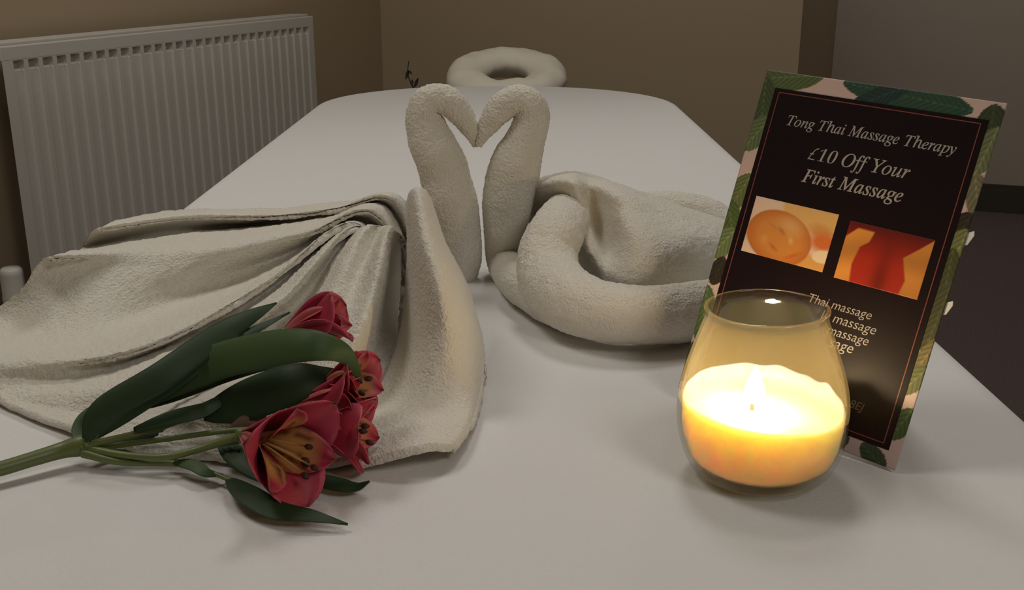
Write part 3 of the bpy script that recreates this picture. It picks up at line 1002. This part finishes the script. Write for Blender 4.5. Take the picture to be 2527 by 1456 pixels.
def leafy(s, t, U_, V_):
    """Tropical leaf print: pale pink ground with overlapping veined leaves."""
    C = np.ones(U_.shape + (3,)) * np.array([0.60, 0.44, 0.40])
    fixed = [(-60, 207, 26, 9, 10, (0.11, 0.16, 0.05)), (-70, 186, 20, 9, 100, (0.07, 0.10, 0.04)), (-69, 170, 14, 8, 60, (0.14, 0.19, 0.07)),
             (18, 206, 40, 9, -4, (0.03, 0.085, 0.05)), (2, 203, 20, 6, 30, (0.02, 0.05, 0.045)), (70, 195, 14, 9, 100, (0.05, 0.07, 0.03)), (71, 183, 14, 7, 80, (0.17, 0.20, 0.09)),
             (73, 158, 14, 6, 110, (0.20, 0.18, 0.10)), (71, 140, 9, 8, 75, (0.04, 0.03, 0.02)), (72, 128, 12, 8, 80, (0.19, 0.21, 0.07)), (71, 108, 20, 7, 95, (0.07, 0.08, 0.03)), (72, 88, 22, 6, 85, (0.08, 0.08, 0.035)),
             (-69, 132, 13, 8, 70, (0.16, 0.20, 0.06)), (-70, 113, 14, 8, 115, (0.10, 0.15, 0.04)), (-71, 98, 12, 8, 60, (0.18, 0.23, 0.09)), (-69, 80, 10, 6, 80, (0.04, 0.03, 0.02)),
             (-70, 50, 20, 8, 100, (0.10, 0.15, 0.05)), (-70, 20, 16, 9, 70, (0.07, 0.11, 0.04)), (72, 66, 13, 4.5, 70, (0.22, 0.18, 0.06)), (70, 52, 11, 6, 60, (0.16, 0.17, 0.06)),
             (70, 26, 11, 6, 70, (0.08, 0.13, 0.04)), (60, 3, 10, 6, -30, (0.06, 0.09, 0.04)), (20, 5, 14, 7, 10, (0.08, 0.12, 0.05)), (38, 6, 7, 6, 60, (0.05, 0.07, 0.035)), (-15, 4, 14, 7, -20, (0.10, 0.14, 0.05)), (-45, 5, 16, 8, 15, (0.06, 0.10, 0.04))]
    for (cu, cv, a, b, ang, c) in fixed:
        r = math.radians(ang)
        x = (U_ - cu) * math.cos(r) + (V_ - cv) * math.sin(r)
        y = -(U_ - cu) * math.sin(r) + (V_ - cv) * math.cos(r)
        e = np.abs(x / a) ** 2.2 + np.abs(y / b) ** 1.6
        m = (e < 1)
        vein = 0.75 + 0.5 * (0.5 + 0.5 * np.sin((x + np.abs(y) * 1.4) * 1.5))
        mid = np.where(np.abs(y) < 0.45, 1.5, 1.0)
        cc = (np.array(c) * 0.72 + 0.12 * np.mean(c))[None, None, :] * (vein * mid)[..., None]
        C[m] = cc[m]
    return C


def face_print(s, t, U_, V_):
    t = 1 - t
    C = np.ones(s.shape + (3,)) * np.array([0.62, 0.45, 0.36])

    def blob(cx, cy, a, b, ang, c, soft=0.12):
        r = math.radians(ang)
        x = ((s - cx) * math.cos(r) * 1.55 + (t - cy) * math.sin(r)); y = (-(s - cx) * math.sin(r) * 1.55 + (t - cy) * math.cos(r))
        e = np.sqrt((x / a) ** 2 + (y / b) ** 2)
        k = np.clip((1 - e) / soft, 0, 1)[..., None]
        C[:] = C * (1 - k) + np.array(c) * k
    blob(0.95, 1.02, 0.55, 0.32, 0, (0.55, 0.27, 0.08), 0.2)
    blob(0.72, 0.12, 0.62, 0.30, 8, (0.58, 0.34, 0.13), 0.15)
    blob(0.86, 0.35, 0.30, 0.16, 10, (0.50, 0.24, 0.07), 0.6)
    blob(0.92, 0.52, 0.36, 0.22, 0, (0.52, 0.13, 0.03), 0.6)
    blob(0.40, 0.62, 0.64, 0.47, 12, (0.42, 0.13, 0.03), 0.05)
    blob(0.40, 0.60, 0.61, 0.44, 12, (0.52, 0.20, 0.045), 0.35)
    blob(0.50, 0.38, 0.34, 0.22, 12, (0.56, 0.30, 0.12), 0.9)
    blob(0.06, 0.66, 0.12, 0.16, 0, (0.48, 0.14, 0.03), 0.8)
    blob(0.42, 0.50, 0.13, 0.055, 35, (0.34, 0.13, 0.035), 0.9)
    blob(0.30, 0.44, 0.20, 0.025, 25, (0.42, 0.17, 0.05), 0.9)
    blob(0.55, 0.62, 0.10, 0.06, 60, (0.60, 0.33, 0.13), 0.9)
    blob(0.37, 0.80, 0.15, 0.05, 30, (0.38, 0.11, 0.03), 0.9)
    blob(0.24, 0.70, 0.10, 0.12, 0, (0.56, 0.25, 0.07), 0.9)
    blob(0.62, 0.86, 0.22, 0.05, -28, (0.48, 0.10, 0.02), 0.9)
    blob(0.96, 0.75, 0.22, 0.12, -8, (0.66, 0.52, 0.36), 0.2)
    return C * 1.15


def back_print(s, t, U_, V_):
    t = 1 - t
    C = np.ones(s.shape + (3,)) * np.array([0.34, 0.022, 0.010])
    dark = np.clip(1 - t * 1.8, 0, 1)[..., None]
    C = C * (1 - dark) + np.array([0.10, 0.008, 0.006]) * dark
    mid = np.exp(-((s - 0.52) / 0.10) ** 2)[..., None] * np.clip(t * 1.2, 0, 1)[..., None]
    C = C * (1 - 0.55 * mid)
    org = np.array([0.56, 0.22, 0.045])
    lb = np.interp(t, [0.05, 0.09, 0.28, 0.393, 0.7, 1.0], [0.10, 0.331, 0.30, 0.209, 0.17, 0.20])
    lt = np.interp(s, [0, 0.12, 0.33], [0.26, 0.08, 0.09])
    k = np.clip((lb - s) / 0.02, 0, 1) * np.clip((t - lt) / 0.03, 0, 1)
    C = C * (1 - k[..., None]) + org * (1 + 0.2 * np.sin(t * 9 + s * 4))[..., None] * k[..., None]
    rb = np.interp(t, [0.0, 0.2, 0.402, 0.753, 1.0], [1.0, 0.86, 0.708, 0.80, 0.77])
    k = np.clip((s - rb) / 0.02, 0, 1)
    C = C * (1 - k[..., None]) + org * (0.92 + 0.12 * np.sin(t * 11))[..., None] * k[..., None]
    return C


cgrid('card', -74, 74, 0, 210, 0.7, 0.0, leafy, M['print'], back=0.7)
cquad('dark_panel', [[(-65, 9.5), (67.5, 9.5), (67.5, 199.6), (-65, 199.6)]], 0.22, 0.3, M['panel'])
o0, o1, v0, v1, lw = -61.8, 64.0, 12.2, 197.4, 0.55
cquad('border_line', [[(o0, v0), (o1, v0), (o1, v0 + lw), (o0, v0 + lw)], [(o0, v1 - lw), (o1, v1 - lw), (o1, v1), (o0, v1)],
                      [(o0, v0), (o0 + lw, v0), (o0 + lw, v1), (o0, v1)], [(o1 - lw, v0), (o1, v0), (o1, v1), (o1 - lw, v1)]], 0.32, 0.15, M['copper'])
cgrid('picture', -57, -0.6, 96.3, 131.8, 0.45, 0.40, face_print, M['print']).__setitem__('label', 'printed picture of a resting face with closed eyes')
cgrid('picture', 7.2, 58.4, 95.2, 130.0, 0.45, 0.40, back_print, M['print']).__setitem__('label', 'printed picture in red and orange')


def serif(s):
    """Italic serif letters from the built-in typeface's mathematical alphabet."""
    out = ''
    for c in s:
        if c == 'h': out += '\u210e'
        elif 'a' <= c <= 'z': out += chr(0x1d44e + ord(c) - 97)
        elif 'A' <= c <= 'Z': out += chr(0x1d434 + ord(c) - 65)
        elif '0' <= c <= '9': out += chr(0x1d7ce + ord(c) - 48)
        else: out += c
    return out


def text_mesh(body, shear=0.0, offset=0.0, spacing=1.0):
    c = bpy.data.curves.new('lettering', 'FONT')
    c.body = body; c.shear = shear; c.offset = offset; c.fill_mode = 'FRONT'; c.resolution_u = 4; c.space_character = spacing
    o = bpy.data.objects.new('lettering', c)
    col.objects.link(o)
    dg = bpy.context.evaluated_depsgraph_get()
    dg.update()
    me = bpy.data.meshes.new_from_object(o.evaluated_get(dg))
    V = np.array([v.co[:] for v in me.vertices]); F = [tuple(p.vertices) for p in me.polygons]
    bpy.data.objects.remove(o); bpy.data.curves.remove(c); bpy.data.meshes.remove(me)
    return V, F


def lettering(name, pieces, u0, u1, vbase, mat, tilt=0.0):
    """Lay text pieces one after another and fit them between u0 and u1 with the baseline at vbase."""
    VV, FF, x = [], [], 0.0
    for body, sh, off in pieces:
        V, F = text_mesh(body, sh, off)
        w = V[:, 0].max()
        VV.append((V + [x, 0, 0], F)); x += w + (0.28 if len(pieces) > 1 else 0)
    V, F = join(*VV)
    lo, hi = V[:, 0].min(), V[:, 0].max()
    k = (u1 - u0) / (hi - lo)
    P = [cpt(u0 + (p[0] - lo) * k, vbase + p[1] * k + tilt * (u0 + (p[0] - lo) * k - (u0 + u1) / 2), 0.34) for p in V]
    return mesh_obj(name, P, F, mat, card, smooth=False)


lettering('heading', [(serif('Tong Thai Massage Therapy'), 0, 0.006)], -50.5, 55.0, 178.2, M['ink'], 0.0)
lettering('offer_text', [('\u00a3' + serif('10'), 0.22, -0.018), (serif('Off Your'), 0, 0.006)], -30.5, 33.5, 160.0, M['ink'])
lettering('offer_text', [(serif('First Massage'), 0, 0.010)], -30.5, 33.5, 146.3, M['ink'])
lettering('service_text', [('Thai massage', 0.2, -0.006)], -4.0, 36.0, 77.2, M['ink'])
lettering('service_text', [('ly massage', 0.2, -0.006)], 6.5, 41.0, 69.6, M['ink'])
lettering('service_text', [('massage', 0.2, -0.006)], 12.8, 38.6, 62.3, M['ink'])
lettering('service_text', [('sage', 0.2, -0.006)], 16.0, 31.2, 55.3, M['ink'])
lettering('postcode_text', [('8EJ', 0.2, -0.006)], 38.6, 47.0, 25.4, M['ink_dim'])
for v in (135.5, 95.7):
    cquad('paper_tab', [[(73.2, v - 5), (75.5, v - 4.2), (77.6, v + 1.5), (77.0, v + 4), (73.2, v + 2)]], -0.8, 0.5, M['paper'])
# folding strut at the back that keeps it standing
top = cpt(0, 190, -0.9)
foot = top + np.array([en[0], en[1], 0]) * 0.028
foot[2] = T + 0.002
V = []
for p in (top, foot):
    for s in (-0.022, 0.022):
        for h in (0.0, 0.0008):
            V.append(p + CU * s * (1 if p is top else 1.0) + en * h)
mesh_obj('strut', V, [(0, 2, 6, 4), (1, 5, 7, 3), (0, 1, 3, 2), (4, 6, 7, 5), (0, 4, 5, 1), (2, 3, 7, 6)], M['paper'], card, smooth=False)
